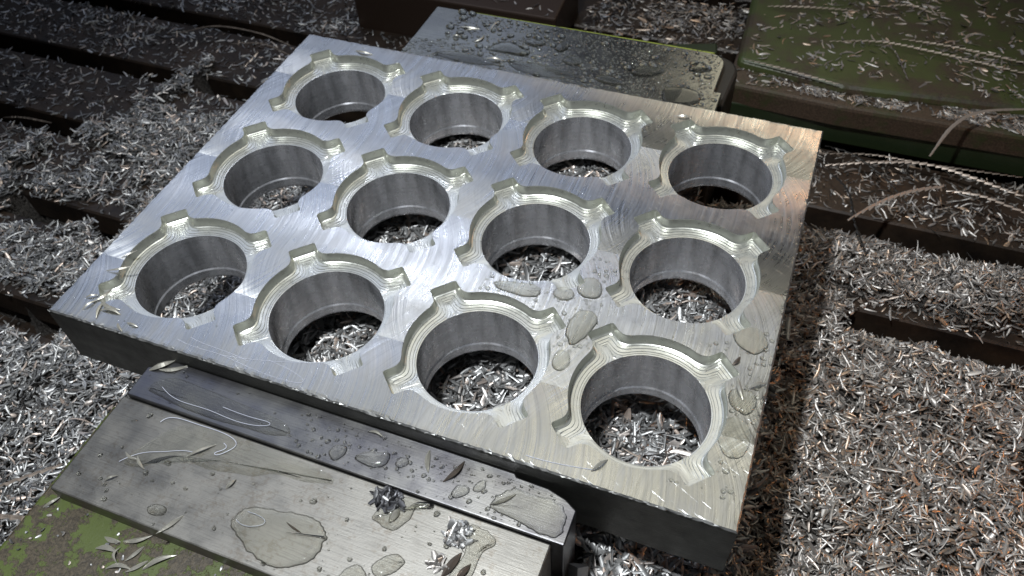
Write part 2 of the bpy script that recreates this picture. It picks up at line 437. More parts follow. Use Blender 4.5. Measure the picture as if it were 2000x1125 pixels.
# burr flakes along the plate's upper edges
rng = random.Random(5)
V, F = [], []
for k in range(300):
    side = rng.choice('FFFBLR')
    t = rng.random()
    x, y = {'F': (t * PW, 0.2), 'B': (t * PW, PD - 0.2), 'L': (0.1, t * PD), 'R': (PW - 0.1, t * PD)}[side]
    if side == 'F' and x < 90 and rng.random() < 0.6: continue
    a = rng.uniform(0, 6.28); s = rng.uniform(0.18, 0.55) * (1.3 if side == 'F' else 0.7); z = rng.uniform(-0.5, 0.25)
    i0 = len(V)
    for q in range(3):
        b = a + q * 2.1 + rng.uniform(-.4, .4)
        V.append((x + s * math.cos(b) * (1.6 if side in 'FB' else .6), y + s * math.sin(b) * (0.5 if side in 'FB' else 1.3), PT + z + rng.uniform(-.2, .3)))
    F.append((i0, i0 + 1, i0 + 2))
b_ = mk('burr', V, F, M['burr'], plate); b_['kind'] = 'stuff'

# ------------------------------------------------------------------ vise
vise = empty('machine_vise', (118, 90, -85))
tag(vise, 'heavy steel machine vise with two ground jaws and flaking green paint gripping the plate', 'vise')
def vp(o):                       # parent keeping world coordinates
    o.parent = vise; o.matrix_parent_inverse = Matrix.Translation(-Vector(vise.location)); return o
fj = vp(prism('front_jaw', [(42.5, -52.2), (192.2, -52.2), (192.2, -16.9), (42.5, -16.9)], -60, -8.2, M['body'], bev=0.5))
sub = prism('jaw_plate', [(44, -16.6), (196, -16.6), (196, -5.5), (192, -3.2), (186, -1.6), (176, -1.3), (175, -0.3), (52, -0.3), (50, -2.5), (44, -5)], -55, -6.8, M['jaw'], bev=0.45)
sub.parent = fj
bj = vp(prism('back_jaw', [(43, 203.2), (192, 203.2), (192, 226)] + [(184 + 8 * math.cos(a), 226 + 8 * math.sin(a)) for a in np.linspace(0.3, math.pi / 2, 6)] + [(43, 234)], -50, -8.0, M['wetjaw'], bev=0.5))
sub = prism('jaw_plate', [(44, 181.3), (195.4, 181.3), (195.4, 202.9), (44, 202.9)], -50, -6.6, M['wetjaw'], bev=0.4); sub.parent = bj
shell = vp(prism('jaw_casting', [(40, 200), (197, 200), (198.5, 226)] + [(187 + 11.5 * math.cos(a), 227 + 11.5 * math.sin(a)) for a in np.linspace(0, math.pi / 2, 7)] + [(40, 238.5)], -84, -11.5, M['dark'], bev=1.5))
rim = prism('paint_line', [(60, 234.3), (184, 234.3), (186, 236.0), (60, 235.4)], -12, -8.9, m_green('bright_green_paint_edge', (0.32, 0.38, 0.05), (0.03, 0.03, 0.015), 0.42, 0.45, 0.6), bev=0.2); rim.parent = shell
vp(prism('painted_base', [(35.2, -140), (180, -140), (184, -60), (184, -18), (35.6, -18)], -84, -15.5, M['moss'], bev=1.2))
vp(prism('vise_bed', [(48, -10), (184, -10), (184, 205), (48, 205)], -84, -62, M['dark'], bev=1.0))

# ------------------------------------------------------------------ slotted machine table
TZ = -85.0; SL = [36, 98, 161, 224, 287, 350, 413, 476, -26, -88]; SWD = 7.2
def slot_dist(y):                                  # distance to the nearest slot edge (negative inside)
    return min(abs(y - s) for s in SL) - SWD
sl = sorted(SL); prof = [(-230, TZ)]
for s in sl:
    prof += [(s - SWD - 1, TZ), (s - SWD, TZ - 1), (s - SWD, TZ - 16), (s - SWD - 7, TZ - 16), (s - SWD - 7, TZ - 28), (s + SWD + 7, TZ - 28), (s + SWD + 7, TZ - 16), (s + SWD, TZ - 16), (s + SWD, TZ - 1), (s + SWD + 1, TZ)]
prof += [(760, TZ)]
V = [(x, y, z) for x in (-700, 800) for y, z in prof]; n = len(prof)
F = [(k, k + n, k + n + 1, k + 1) for k in range(n - 1)]
tb = mk('machine_table', V, F, M['table']); tag(tb, kind='structure')

# things standing behind
cast = empty('green_casting', (300, 380, TZ)); tag(cast, 'dark green painted machine casting littered with chips beyond the right end of the vise', 'machine casting')
def cp(o, par): o.parent = par; o.matrix_parent_inverse = Matrix.Translation(-Vector(par.location)); return o
cp(prism('casting_top', [(191, 304), (250, 296), (420, 312), (520, 318), (520, 620), (172, 620)], -70, -55, M['green'], bev=4, seg=3), cast)
cp(prism('casting_ledge', [(189, 287), (250, 284), (520, 292), (520, 330), (189, 322)], -72, -60, M['greendirt'], bev=2, seg=2), cast)
cp(prism('casting_side', [(190, 286), (520, 290), (520, 600), (188, 600)], -84.9, -71, M['gdark'], bev=1.0), cast)
blk = prism('brown_block', [(-60, 312), (80, 313), (76, 372), (-60, 372)], -84.9, -55, M['brown'], bev=1.2)
tag(blk, 'dark reddish brown steel block beyond the back jaw at the top edge', 'steel block')
bar = prism('green_bar', [(118, 300), (130, 299), (178, 318), (176, 328), (122, 310)], -84.9, -62, M['gdark'], bev=1.2)
tag(bar, 'short dark green bar lying between the back jaw and the brown chips', 'metal bar')

# ------------------------------------------------------------------ chip heaps
rs = np.random.RandomState(11)
def vnoise(x, y, sc, seed=0):
    r = np.random.RandomState(seed); g = r.rand(64, 64)
    u = x / sc; v = y / sc; i = np.floor(u).astype(int); j = np.floor(v).astype(int); fu = u - i; fv = v - j
    fu = fu * fu * (3 - 2 * fu); fv = fv * fv * (3 - 2 * fv)
    G = lambda a, b: g[a % 64, b % 64]
    return (G(i, j) * (1 - fu) + G(i + 1, j) * fu) * (1 - fv) + (G(i, j + 1) * (1 - fu) + G(i + 1, j + 1) * fu) * fv
def fbm(x, y, sc, seed=0): return 0.55 * vnoise(x, y, sc, seed) + 0.3 * vnoise(x, y, sc / 2.1, seed + 1) + 0.15 * vnoise(x, y, sc / 4.3, seed + 2)
def sm(a, b, t): t = np.clip((t - a) / (b - a), 0, 1); return t * t * (3 - 2 * t)
def table_cover(x, y):
    """0 bare .. 1 heaped"""
    sd = np.min([np.abs(y - s) for s in SL], 0) - SWD
    edge = sm(-1.0, 9.0, sd + 13 * (fbm(x, y, 19, 7) - 0.5) - 1.0)
    n = fbm(x, y, 34, 3)
    # heaps grow towards the vise and the camera
    near = 1 - sm(135, 250, np.hypot((x - 130) * 0.75, (y - 40) * 1.0) - 40 * (n - .5))
    right = sm(240, 262, x) * (1 - sm(190, 260, y))
    cover = edge * np.clip(0.12 + 0.95 * np.maximum(near, right * 0.95) + 0.5 * (n - 0.45), 0, 1)
    # slots choked with chips close to the vise
    fill = (np.abs(y - 161) < 16) * (1 - sm(262, 284, x)) * (x > 180) + (np.abs(y - 98) < 16) * (1 - sm(335, 352, x)) * (x > 180) \
        + (np.abs(y - 36) < 16) * (x > 180) + (np.abs(y - 98) < 16) * np.maximum(sm(-95, -80, x), 1 - sm(-166, -158, x)) * (x < 120) + (np.abs(y - 161) < 16) * sm(-150, -132, x) * (x < 120) * 0.8 + (np.abs(y - 36) < 16) * sm(-80, -60, x) * (x < 120) \
        + (np.abs(y + 26) < 16) * sm(-75, -50, x) * (x < 120) + (np.abs(y + 26) < 16) * (x > 180)
    fill = fill + sm(0.60, 0.66, fbm(x, y, 46, 90)) * (x < 120) * (np.hypot(x - 130, y - 60) < 330)
    return np.maximum(cover, np.clip(fill, 0, 1) * (0.75 + 0.3 * (n - .5)))
def heap_z(x, y):
    c = table_cover(x, y)
    z = TZ - 3 + c * (5 + 12 * fbm(x, y, 40, 21)) + 2.0 * (vnoise(x, y, 9, 31) - 0.5) * c
    # the heap climbs against the vise on both sides
    up = (1 - sm(0, 34, x - 190)) * (x > 186) * (1 - sm(90, 150, y)) + (1 - sm(0, 30, 46 - x)) * (x <= 60)
    z = z + np.clip(up, 0, 1) * 20 * sm(-60, 20, y) * (0.5 + 0.5 * (1 - sm(120, 200, y)))
    return z
def bed_z(x, y):
    z = -42 + 5 * sm(40, 140, y) + 9 * (fbm(x, y, 26, 41) - 0.5) + 3 * (vnoise(x, y, 8, 43) - .5)
    z = z - 8 * sm(188, 240, x) - 30 * sm(185, 205, x) * sm(112, 128, y)
    return z
def proj(P):
    d = P - np.array(CAM); z = d @ np.array(FWD)
    return 1000 + FPX * (d @ np.array(RGT)) / z, 562.5 - FPX * (d @ np.array(UPV)) / z
def chips(name, XY, Z, mat, label, size=(3.2, 7.5), tilt=0.35, seed=1, wid=(0.55, 1.4)):
    r = np.random.RandomState(seed); n = len(XY)
    L = r.uniform(size[0], size[1], n) * r.choice([0.3, 0.55, 0.8, 1, 1, 1.2, 1.5], n); W = r.uniform(*wid, n); W *= np.where(r.rand(n) < 0.14, 1.9, 1)
    az = r.uniform(0, 2 * np.pi, n); el = r.normal(0, tilt, n); ro = r.normal(0, 0.5, n)
    bend = r.normal(0, 0.07, n) * np.where(r.rand(n) < 0.05, 4.0, 1) ; sag = r.normal(0.0, 0.06, n)
    st = np.array([-0.5, -0.2, 0.18, 0.5]); wp = np.array([0.5, 0.95, 1.0, 0.4])
    loc = np.zeros((n, 4, 3, 3))
    for a in range(4):
        for b in range(3):
            e = b - 1
            loc[:, a, b, 0] = L * st[a]
            loc[:, a, b, 1] = W * wp[a] * 0.5 * e * r.uniform(0.8, 1.2, n) + L * bend * (st[a] ** 2 * 4 - 0.4)
            loc[:, a, b, 2] = -W * wp[a] * 0.28 * abs(e) + L * sag * (0.5 - st[a] ** 2 * 4)
    ex = np.stack([np.cos(el) * np.cos(az), np.cos(el) * np.sin(az), np.sin(el)], 1)
    yx = np.stack([-np.sin(az), np.cos(az), np.zeros(n)], 1); zx = np.cross(ex, yx)
    ey = yx * np.cos(ro)[:, None] + zx * np.sin(ro)[:, None]; ez = np.cross(ex, ey)
    Rm = np.stack([ex, ey, ez], 1)
    Wd = np.einsum('nabk,nkc->nabc', loc, Rm)
    c = np.column_stack([XY, Z])
    Vv = (Wd + c[:, None, None, :]).reshape(-1, 3)
    q = np.array([[a * 3 + b, (a + 1) * 3 + b, (a + 1) * 3 + b + 1, a * 3 + b + 1] for a in range(3) for b in range(2)])
    Ff = (q[None] + (np.arange(n) * 12)[:, None, None]).reshape(-1, 4)
    o = mk_np(name, Vv, Ff, mat)
    tag(o, label, 'metal chips', kind='stuff'); return o
def grid_surf(name, x0, x1, y0, y1, st, fz, mat, label):
    X, Y = np.meshgrid(np.arange(x0, x1 + st, st), np.arange(y0, y1 + st, st), indexing='ij')
    Z = fz(X.ravel(), Y.ravel()); nx, ny = X.shape
    Vv = np.column_stack([X.ravel(), Y.ravel(), Z])
    i, j = np.meshgrid(np.arange(nx - 1), np.arange(ny - 1), indexing='ij'); i = i.ravel(); j = j.ravel()
    Ff = np.stack([i * ny + j, (i + 1) * ny + j, (i + 1) * ny + j + 1, i * ny + j + 1], 1)
    o = mk_np(name, Vv, Ff, mat); tag(o, label, 'metal chips', kind='stuff'); return o
m_gap = NT('chip_gap_base'); _n = m_gap.noise(0.9, 5, 0.7)  # dark sheet under the chips, its colour standing for shade in the gaps
m_gap.P(Base_Color=m_gap.mix(m_gap.ramp(_n, (0.4, 0.0), (0.65, 1.0)), (0.025, 0.022, 0.02), (0.13, 0.12, 0.11)), Metallic=0.7, Roughness=0.45, Normal=m_gap.bump(_n, 1.0, 1.2))
M['fine'] = m_gap.m
def inview(x, y, z, mx=170, my=120):
    u, v = proj(np.column_stack([x, y, z])); return (u > -mx) & (u < 2000 + mx) & (v > -my) & (v < 1125 + my)
# left of the vise / right of the vise, on the table
def table_chips(name, x0, x1, y0, y1, dens, label, mat, seed):
    n = int((x1 - x0) * (y1 - y0) * dens); r = np.random.RandomState(seed)
    x = r.uniform(x0, x1, n); y = r.uniform(y0, y1, n)
    c = table_cover(x, y); sd = np.min([np.abs(y - s) for s in SL], 0) - SWD
    base = np.where(x < 120, 0.10, 0.10)
    keep = r.rand(n) < np.clip(base * (sd > 0) + sm(0.1, 0.7, c) + 0.03, 0, 1)
    z = np.maximum(heap_z(x, y), TZ) + r.uniform(0.2, 3.2, n) * (0.3 + 0.7 * c)
    z = np.where((sd < 0) & (c < 0.25), TZ - 26 + r.uniform(0, 4, n), z)
    keep &= inview(x, y, z)
    keep &= ~((x > 38) & (x < 186) & (y > -140) & (y < 240))
    keep &= ~((x > 184) & (x < 200) & (y > 180) & (y < 240))
    keep &= ~((y > 283) & (x > 186)) & ~((x > -60) & (x < 82) & (y > 310))
    dist = np.sqrt((x - CAM.x) ** 2 + (y - CAM.y) ** 2 + (z - CAM.z) ** 2)
    return chips(name, np.column_stack([x, y])[keep], z[keep], mat, label, seed=seed, size=(2.8, 6.4), wid=(0.45, 1.15))
table_chips('metal_chips', -360, 110, -90, 480, 0.62, 'silver aluminium chips heaped on the slotted table left of the vise', M['chip'], 3)
table_chips('metal_chips', 110, 400, -90, 480, 0.80, 'grey aluminium chips, warm lamplight painted in as coppery tones, heaped on the table right of the vise', M['chipw'], 4)
grid_surf('chip_gap_base', -360, 400, -100, 480, 4.0, lambda x, y: np.where((x > 50) & (x < 180) & (y > -130) & (y < 236), TZ - 5, np.where(table_cover(x, y) < 0.22, TZ - 32, heap_z(x, y) - 1.6)), M['fine'], 'dark base under the loose chips on the table, coloured as their shaded gaps')
r = np.random.RandomState(8); n = 26000
x = r.uniform(46, 246, n); y = r.uniform(-62, 181, n); ok = ~((x < 199) & (y < 0)); x, y = x[ok], y[ok]
z = bed_z(x, y) + r.uniform(0, 2.6, len(x))
chips('metal_chips', np.column_stack([x, y]), z, M['chip'], 'bright aluminium chips heaped under the plate and seen through its holes', seed=9, size=(4.5, 9.5), wid=(0.7, 1.7))
grid_surf('chip_gap_base', 184, 244, -60, 181, 3.0, lambda x, y: bed_z(x, y) - 1.5, M['fine'], 'dark base below the chips under the right end of the plate, coloured as shaded gaps')
grid_surf('chip_gap_base', 47, 184, 0, 181, 3.0, lambda x, y: bed_z(x, y) - 1.5, M['fine'], 'dark base below the chips inside the vise, coloured as shaded gaps')
# casting, block tops and painted base: loose chips
def scatter(n, x0, x1, y0, y1, z, seed, label, mat, size=(2.5, 6), clump=0.5, zt=0.8):
    r = np.random.RandomState(seed); x = r.uniform(x0, x1, n); y = r.uniform(y0, y1, n)
    k = (fbm(x, y, 14, seed) > clump) | (r.rand(n) < 0.18)
    x, y = x[k], y[k]
    return chips('metal_chips', np.column_stack([x, y]), z + r.uniform(0.3, zt, len(x)), mat, label, size=size, tilt=0.08, seed=seed + 50)
scatter(3800, 196, 420, 308, 520, -55, 61, 'scattered chips lying on the dark green casting', M['chipw'])
scatter(2200, 192, 420, 290, 306, -60, 62, 'scattered chips lying on the brown ledge of the casting', M['chipw'])
scatter(160, -58, 78, 314, 366, -55, 63, 'few chips lying on the brown block', M['chipw'])
scatter(1500, 84, 184, 318, 420, -83, 64, 'chips lying on the dark table behind the vise', M['chipw'], zt=5)
scatter(130, 36, 180, -80, -53, -15.5, 65, 'tiny chip crumbs on the flaking green base', M['chip'], size=(0.6, 1.8), clump=0.45, zt=0.5)

# ------------------------------------------------------------------ long curly chips
def ribbon_curl(name, pts, wdt, label, seed=0, step=1.5, mat=None, serr=0.5, group=None, cat='metal shaving'):
    P = [Vector(p) for p in pts]; r = random.Random(seed)
    # Catmull-Rom resample
    Q = [P[0] * 2 - P[1]] + P + [P[-1] * 2 - P[-2]]; S = []
    for k in range(1, len(Q) - 2):
        L = (Q[k + 1] - Q[k]).length; m_ = max(2, int(L / step))
        for q in range(m_):
            t = q / m_
            S.append(0.5 * ((2 * Q[k]) + (-Q[k - 1] + Q[k + 1]) * t + (2 * Q[k - 1] - 5 * Q[k] + 4 * Q[k + 1] - Q[k + 2]) * t * t + (-Q[k - 1] + 3 * Q[k] - 3 * Q[k + 1] + Q[k + 2]) * t ** 3))
    S.append(P[-1]); V = []; F = []
    for k in range(len(S) - 1):
        a, b = S[k], S[k + 1]; d = (b - a).normalized(); side = d.cross(Vector((0, 0, 1))).normalized(); up = side.cross(d)
        f = min(1, 0.45 + 3 * k / len(S), 0.45 + 3 * (len(S) - 1 - k) / len(S))
        wv = wdt * f * r.uniform(0.85, 1.1); lift = serr * wdt
        i = len(V); a2 = a; b2 = b - d * 0.12 * (b - a).length
        V += [a2 - side * wv * .5, a2 + up * wv * .35, a2 + side * wv * .5, b2 - side * wv * .5 * (1 - serr * .4) + up * lift * .5, b2 + up * (wv * .35 + lift * .6), b2 + side * wv * .5 * (1 - serr * .4) + up * lift * .5]
        F += [(i, i + 3, i + 4, i + 1), (i + 1, i + 4, i + 5, i + 2), (i + 2, i + 5, i + 3, i)]
        if k < len(S) - 2: F += [(i + 3, i + 6, i + 7, i + 4), (i + 4, i + 7, i + 8, i + 5), (i + 5, i + 8, i + 6, i + 3)]
        else: F.append((i + 3, i + 5, i + 4))
        if k == 0: F.append((i, i + 1, i + 2))
    o = mk(name, V, F, mat or M['curl']); tag(o, label, cat, group)
    return o
CZ, TZ2 = -54, -76
curls = [
 ('long serrated shaving lying along the upper edge of the dark green casting', [(198, 362, CZ), (222, 366, CZ + 1), (250, 372, CZ)], 2.0),
 ('upper right serrated shaving bent across the green casting', [(261, 381, CZ), (278, 384, CZ + 1.5), (293, 379, CZ)], 2.0),
 ('long serrated shaving crossing the middle of the green casting to the right edge', [(237, 335, CZ), (265, 341, CZ + 1), (300, 338, CZ + 1), (345, 333, CZ)], 2.0),
 ('second serrated shaving close behind the long one on the casting', [(275, 349, CZ), (305, 347, CZ + 1), (345, 343, CZ)], 2.0),
 ('serrated shaving lying along the front rim of the green casting', [(194, 303, CZ + .5), (215, 300, CZ + .5), (247, 295, CZ)], 1.8),
 ('short shaving standing steeply on the green casting', [(266, 341, CZ), (272, 330, CZ + 3), (281, 309, CZ)], 1.4),
 ('smooth curved shaving arching up from the table to the right edge of view', [(296, 257, -60), (303, 271, -50), (315, 284, -48), (340, 300, -52)], 2.2),
 ('long brown shaving sweeping across the chips right of the plate corner', [(250, 254, TZ2), (275, 262, TZ2 + 2), (303, 268, TZ2 + 2), (345, 260, TZ2)], 2.2),
 ('dashed serrated shaving lying under the casting edge', [(244, 262, TZ2), (272, 270, TZ2), (300, 271, TZ2), (345, 275, TZ2)], 1.8),
 ('thick segmented shaving bridging the slot right of the plate', [(264, 205, -66), (277, 220, -64), (290, 232, -64), (305, 243, -66)], 2.8),
 ('thin end of shaving running on from the thick segmented one', [(307, 243, -68), (322, 243, -67), (345, 240, -70)], 1.8),
 ('dark shaving crossing the slot beside the plate edge', [(250, 246, -72), (262, 228, -68), (268, 208, -70), (276, 192, -74)], 1.8),
 ('dark pair shaving lying diagonally from the plate corner', [(248, 270, -76), (262, 262, -72), (280, 250, -74), (292, 236, -76)], 1.4),
 ('long pale shaving lying on the dark table at upper left', [(-170, 262, -80), (-145, 272, -76), (-115, 276, -78), (-88, 272, -80)], 1.8),
 ('second pale shaving just below the long one at upper left', [(-128, 262, -80), (-105, 266, -78), (-82, 262, -80)], 1.4),
 ('short straight shaving standing out of the chips near the back left plate corner', [(-102, 240, -78), (-98, 252, -74)], 1.8),
 ('pale straight shaving across the slot at the left edge', [(-215, 150, -78), (-200, 152, -76), (-182, 155, -78)], 1.8),
 ('bright segmented shaving lying diagonally left of the front jaw', [(-20, -50, -58), (-10, -42, -56), (2, -31, -56)], 2.0),
 ('thick segmented shaving poking out beside the green base corner', [(-12, -60, -52), (0, -57, -50), (16, -53, -50)], 2.6),
]
for k, (lb, pts, wd) in enumerate(curls):
    sm_ = 'smooth' in lb or 'pale' in lb
    ribbon_curl('metal_shaving', pts, wd * (0.7 if 'casting' in lb else 0.85), lb, seed=k, step=1.2 if sm_ else 3.4, serr=0.12 if sm_ else 0.9, mat=M['dark'] if 'dark ' in lb[:5] else M['tan'] if k in (6, 7, 9, 10, 17, 18) else M['curl'])

# ------------------------------------------------------------------ single slivers
def sliver(p0, p1, z, wdt, label, mat=None, bow=0.12, lift=0.6, cat='metal sliver', twist=0.4):
    a = Vector((*p0, z + 0.12)); b = Vector((*p1, z + 0.15)); d = b - a; L = d.length; u = d / L; s = u.cross(Vector((0, 0, 1)))
    V = []; n = 9
    for k in range(n):
        t = k / (n - 1); f = math.sin(math.pi * min(0.97, max(0.03, t))) ** 0.75
        c = a + d * t + s * (0.7 * bow * L * math.sin(math.pi * t)) + Vector((0, 0, lift * math.sin(math.pi * t)))
        q = twist * (t - 0.5)
        for e, h in ((-1, 0.0), (0, 0.35), (1, 0.0)):
            V.append(c + s * (e * wdt * 0.5 * f) + Vector((0, 0, h * wdt * f + q * e * wdt * .5)))
        V.append(c + Vector((0, 0, -0.12)))
    F = []
    for k in range(n - 1):
        i = k * 4; j = i + 4
        F += [(i, i + 1, j + 1, j), (i + 1, i + 2, j + 2, j + 1), (i + 2, i + 3, j + 3, j + 2), (i + 3, i, j, j + 3)]
    o = mk('metal_sliver', V, F, mat or (M['curl'] if 'brown' in label or 'bronze' in label or 'copper' in label else M['sliver']), smooth=False); tag(o, label, cat); return o
S_ = [
 ((13, 8), (16, 15.5), 0, 1.3, 'curved sliver nearest the left tip of the plate, topmost in the tangle', .2),
 ((9.5, 9), (13.2, 11.5), 0, .9, 'straight short sliver lying outermost at the left tip of the plate', .02),
 ((15.5, 10.5), (25, 8.5), 0, 1.4, 'bright bent sliver reaching from the tangle towards the first hole', .25),
 ((17, 10), (19.5, 2.5), 0, 1.1, 'sliver hanging from the tangle towards the front edge', .1),
 ((14.5, 9.5), (12.3, 4.0), 0, 1.0, 'narrow sliver of the tangle pointing at the front left edge', .05),
 ((18.5, 6.0), (26.5, 6.8), 0, 1.5, 'shiny folded sliver low in the tangle on the plate', -.15),
 ((28, 3.5), (32, -0.2 + 1), 0, 1.0, 'sliver lying near the front edge below the first hole', .1),
 ((31, 4.5), (36, 4.3), 0, .8, 'thin straight sliver beside the one below the first hole', .02),
 ((8, 22), (16.5, 27.5), 0, 1.0, 'arched sliver near the left edge of the plate', .2),
 ((9, 29), (12.5, 34), 0, .8, 'small sliver near the upper left edge of the plate', .06),
 ((29, 174.5), (38, 174.2), 0, 1.4, 'pale sliver near the back left corner of the plate', .1),
 ((197.0, 4.4), (200.5, 9.6), 0, 1.0, 'short dark sliver just in front of the last front hole', .02),
 ((227.8, 54.6), (229.6, 58.6), 0, 1.2, 'coppery short sliver beside the tab of the front right hole', .1),
 ((230.5, 50.2), (233.6, 42.5), 0, 1.5, 'bright split sliver near the right plate edge', .08),
 ((234.2, 47.5), (239, 51), 0, 1.2, 'flat grey sliver overhanging the right plate edge', -.1),
 ((200.2, 57.4), (203, 61), -1, .7, 'tiny sliver on the rim of the front right hole', .05),
 ((181, 172), (188, 173.5), 0, 1.3, 'pale flat sliver lying by the back edge above the last hole', .1),
 ((155.8, -10.3), (159.2, -1.8), -6.8, 1.6, 'curved bronze sliver in a drop on the front jaw plate', .14),
 ((147.7, -1.9), (150.3, -9.0), -6.8, 1.6, 'pointed grey sliver standing across the front jaw plate', .1),
 ((171.6, -12.4), (177.8, -6.6), -6.8, 1.1, 'sliver under the puddle at the right end of the front jaw', .1),
 ((45.5, -6.3), (51.5, 0), -6.8, 2.2, 'bright curled sliver wedged at the left end of the front jaw', .1),
 ((48, -5), (57, -.6), -6.8, 1.6, 'second sliver wedged beside the plate at the left end of the jaw', .15),
 ((126.9, -2.4), (131.9, -2.6), -6.8, 1.0, 'thin bright sliver on the jaw plate close under the plate edge', -.12),
 ((76.4, -28.9), (82.8, -22.2), -8.2, 1.1, 'straight sliver with dark shadow on the left jaw face', .03),
 ((57.0, -34.0), (62.6, -34.9), -8.2, .9, 'dark curved sliver at the left end of the front jaw', .2),
 ((61.5, -33.8), (66.4, -37.0), -8.2, 1.0, 'pale sliver beside the wet patch on the front jaw', .1),
 ((57.3, -44.6), (60.2, -41.5), -8.2, .8, 'tiny pointed sliver alone near the left end of the front jaw', .05),
 ((83.0, -53.2), (87.3, -45.6), -8.2, 1.5, 'sliver overhanging the front edge of the jaw', .05),
 ((94.4, -34.0), (95.5, -30.2), -8.2, 1.3, 'small shiny sliver in a drop on the front jaw', .05),
 ((117.5, -37.0), (124, -38.5), -8.2, .6, 'thin brownish sliver in the round puddle', .08),
 ((145.8, -27.0), (146.9, -21.6), -8.2, 2.4, 'rolled bright sliver below the chip clump on the jaw', .02),
 ((166.8, -36.5), (169.2, -27.8), -8.2, 2.4, 'tube shaped brown sliver at the bottom of the second clump', .02),
 ((170.8, -36), (173.0, -30.0), -8.2, 1.8, 'grey sliver leaning beside the brown tube', .04),
 ((64.2, -57.5), (70.0, -57.3), -15.5, 1.5, 'leaf shaped sliver uppermost on the green paint', .12),
 ((70.5, -56.9), (77.8, -52.2), -15.5, 1.5, 'long curved sliver lying on green paint below the jaw', .15),
 ((64, -61.5), (71.2, -60.2), -15.5, 1.6, 'flat sliver at the left of the group on the green base', -.1),
 ((74.8, -61.8), (77.5, -56), -15.5, 1.2, 'upright narrow sliver in the middle of the green base', .1),
 ((81.5, -62), (88.5, -54.8), -15.5, 1.7, 'long pointed sliver rightmost on the green paint', -.1),
 ((71, -65.5), (78.5, -63), -15.5, 1.3, 'curved sliver low on the green base', -.15),
 ((77, -64.5), (81.5, -59.2), -15.5, 1.3, 'slanted sliver between the curved one and the long pointed one', .08),
 ((39.5, -56.5), (42.4, -51.5), -15.5, 1.1, 'sliver near the left rim of the green base', .1),
 ((71, -58.5), (73.2, -63.0), -15.5, .9, 'twisted wire like sliver on the green base', .35),
 ((62, 219.5), (72, 220.4), -8, 1.1, 'pale long sliver at the left end of the back jaw', .06),
 ((66, 217.2), (70.8, 218.8), -8, .8, 'small sliver tucked under the long one on the back jaw', .06),
 ((77.5, 222), (80, 229.5), -8, .9, 'bright thin sliver slanting on the back jaw', -.05),
 ((74, 209.0), (76.6, 216.0), -8, 1.2, 'hooked sliver in the wet area of the back jaw', .25),
 ((62, 211), (65.5, 211.5), -8, 1.2, 'short bright crumb like sliver on the back jaw', .1),
 ((86, 196), (93.8, 196.6), -6.6, 1.2, 'bright sliver in a puddle near the back edge of the plate', .03),
]
for k, (a, b, z, wd, lb, bw) in enumerate(S_):
    sliver(a, b, z, wd, lb, bow=bw, lift=0.5 + 0.3 * (k % 3), twist=(-.5, .5, .2)[k % 3])
sliver((191.5, -9), (196.5, -9.5), -30, 8, 'tall grey flake standing against the right end of the front jaw') if False else None
fl = mk('metal_flake', [(197.2, -16, -20), (203, -15.2, -19), (202.6, -15, -60), (197.0, -16, -62), (197.6, -15.2, -20.5), (202.8, -14.4, -20), (202.3, -14.3, -61), (197.4, -15.2, -62.5), (200.2, -16.6, -19.2), (199.8, -16.5, -61.5)],
        [(0, 8, 9, 3), (8, 1, 2, 9), (1, 5, 6, 2), (5, 4, 7, 6), (4, 0, 3, 7), (0, 4, 5, 1, 8), (3, 9, 2, 6, 7)], M['jaw'])
tag(fl, 'tall grey flake of metal standing against the right end of the front jaw', 'metal flake')
# chip clumps stuck on the front jaw (each a crumpled lump)
def clump(cx, cy, z, rx, ry, label, seed, n=60, mat=None):
    r = np.random.RandomState(seed); t = r.uniform(0, 6.283, n); q = np.sqrt(r.rand(n))
    XY = np.column_stack([cx + rx * q * np.cos(t), cy + ry * q * np.sin(t)])
    o = chips('chip_clump', XY, z + 0.4 + r.rand(n) * 1.3 * (1 - q * .6), mat or M['chip'], label, size=(1.8, 4.6), tilt=0.22, seed=seed, wid=(.9, 2.0))
    o['category'] = 'chip clump'; return o
clump(142.3, -20.3, -8.2, 4.6, 2.9, 'dark crumpled clump of chips stuck at the jaw joint', 71, 70, m_chip('dark_chip', (0.12, 0.12, 0.13), (0.5, 0.5, 0.5), 0.2))
clump(166.5, -23.0, -8.2, 4.2, 3.6, 'pale crumpled clump of chips on the right part of the front jaw', 72, 80)
clump(164.5, -33.0, -8.2, 1.8, 2.0, 'small brown clump of chips just above the brown tube', 73, 20, M['chipw'])

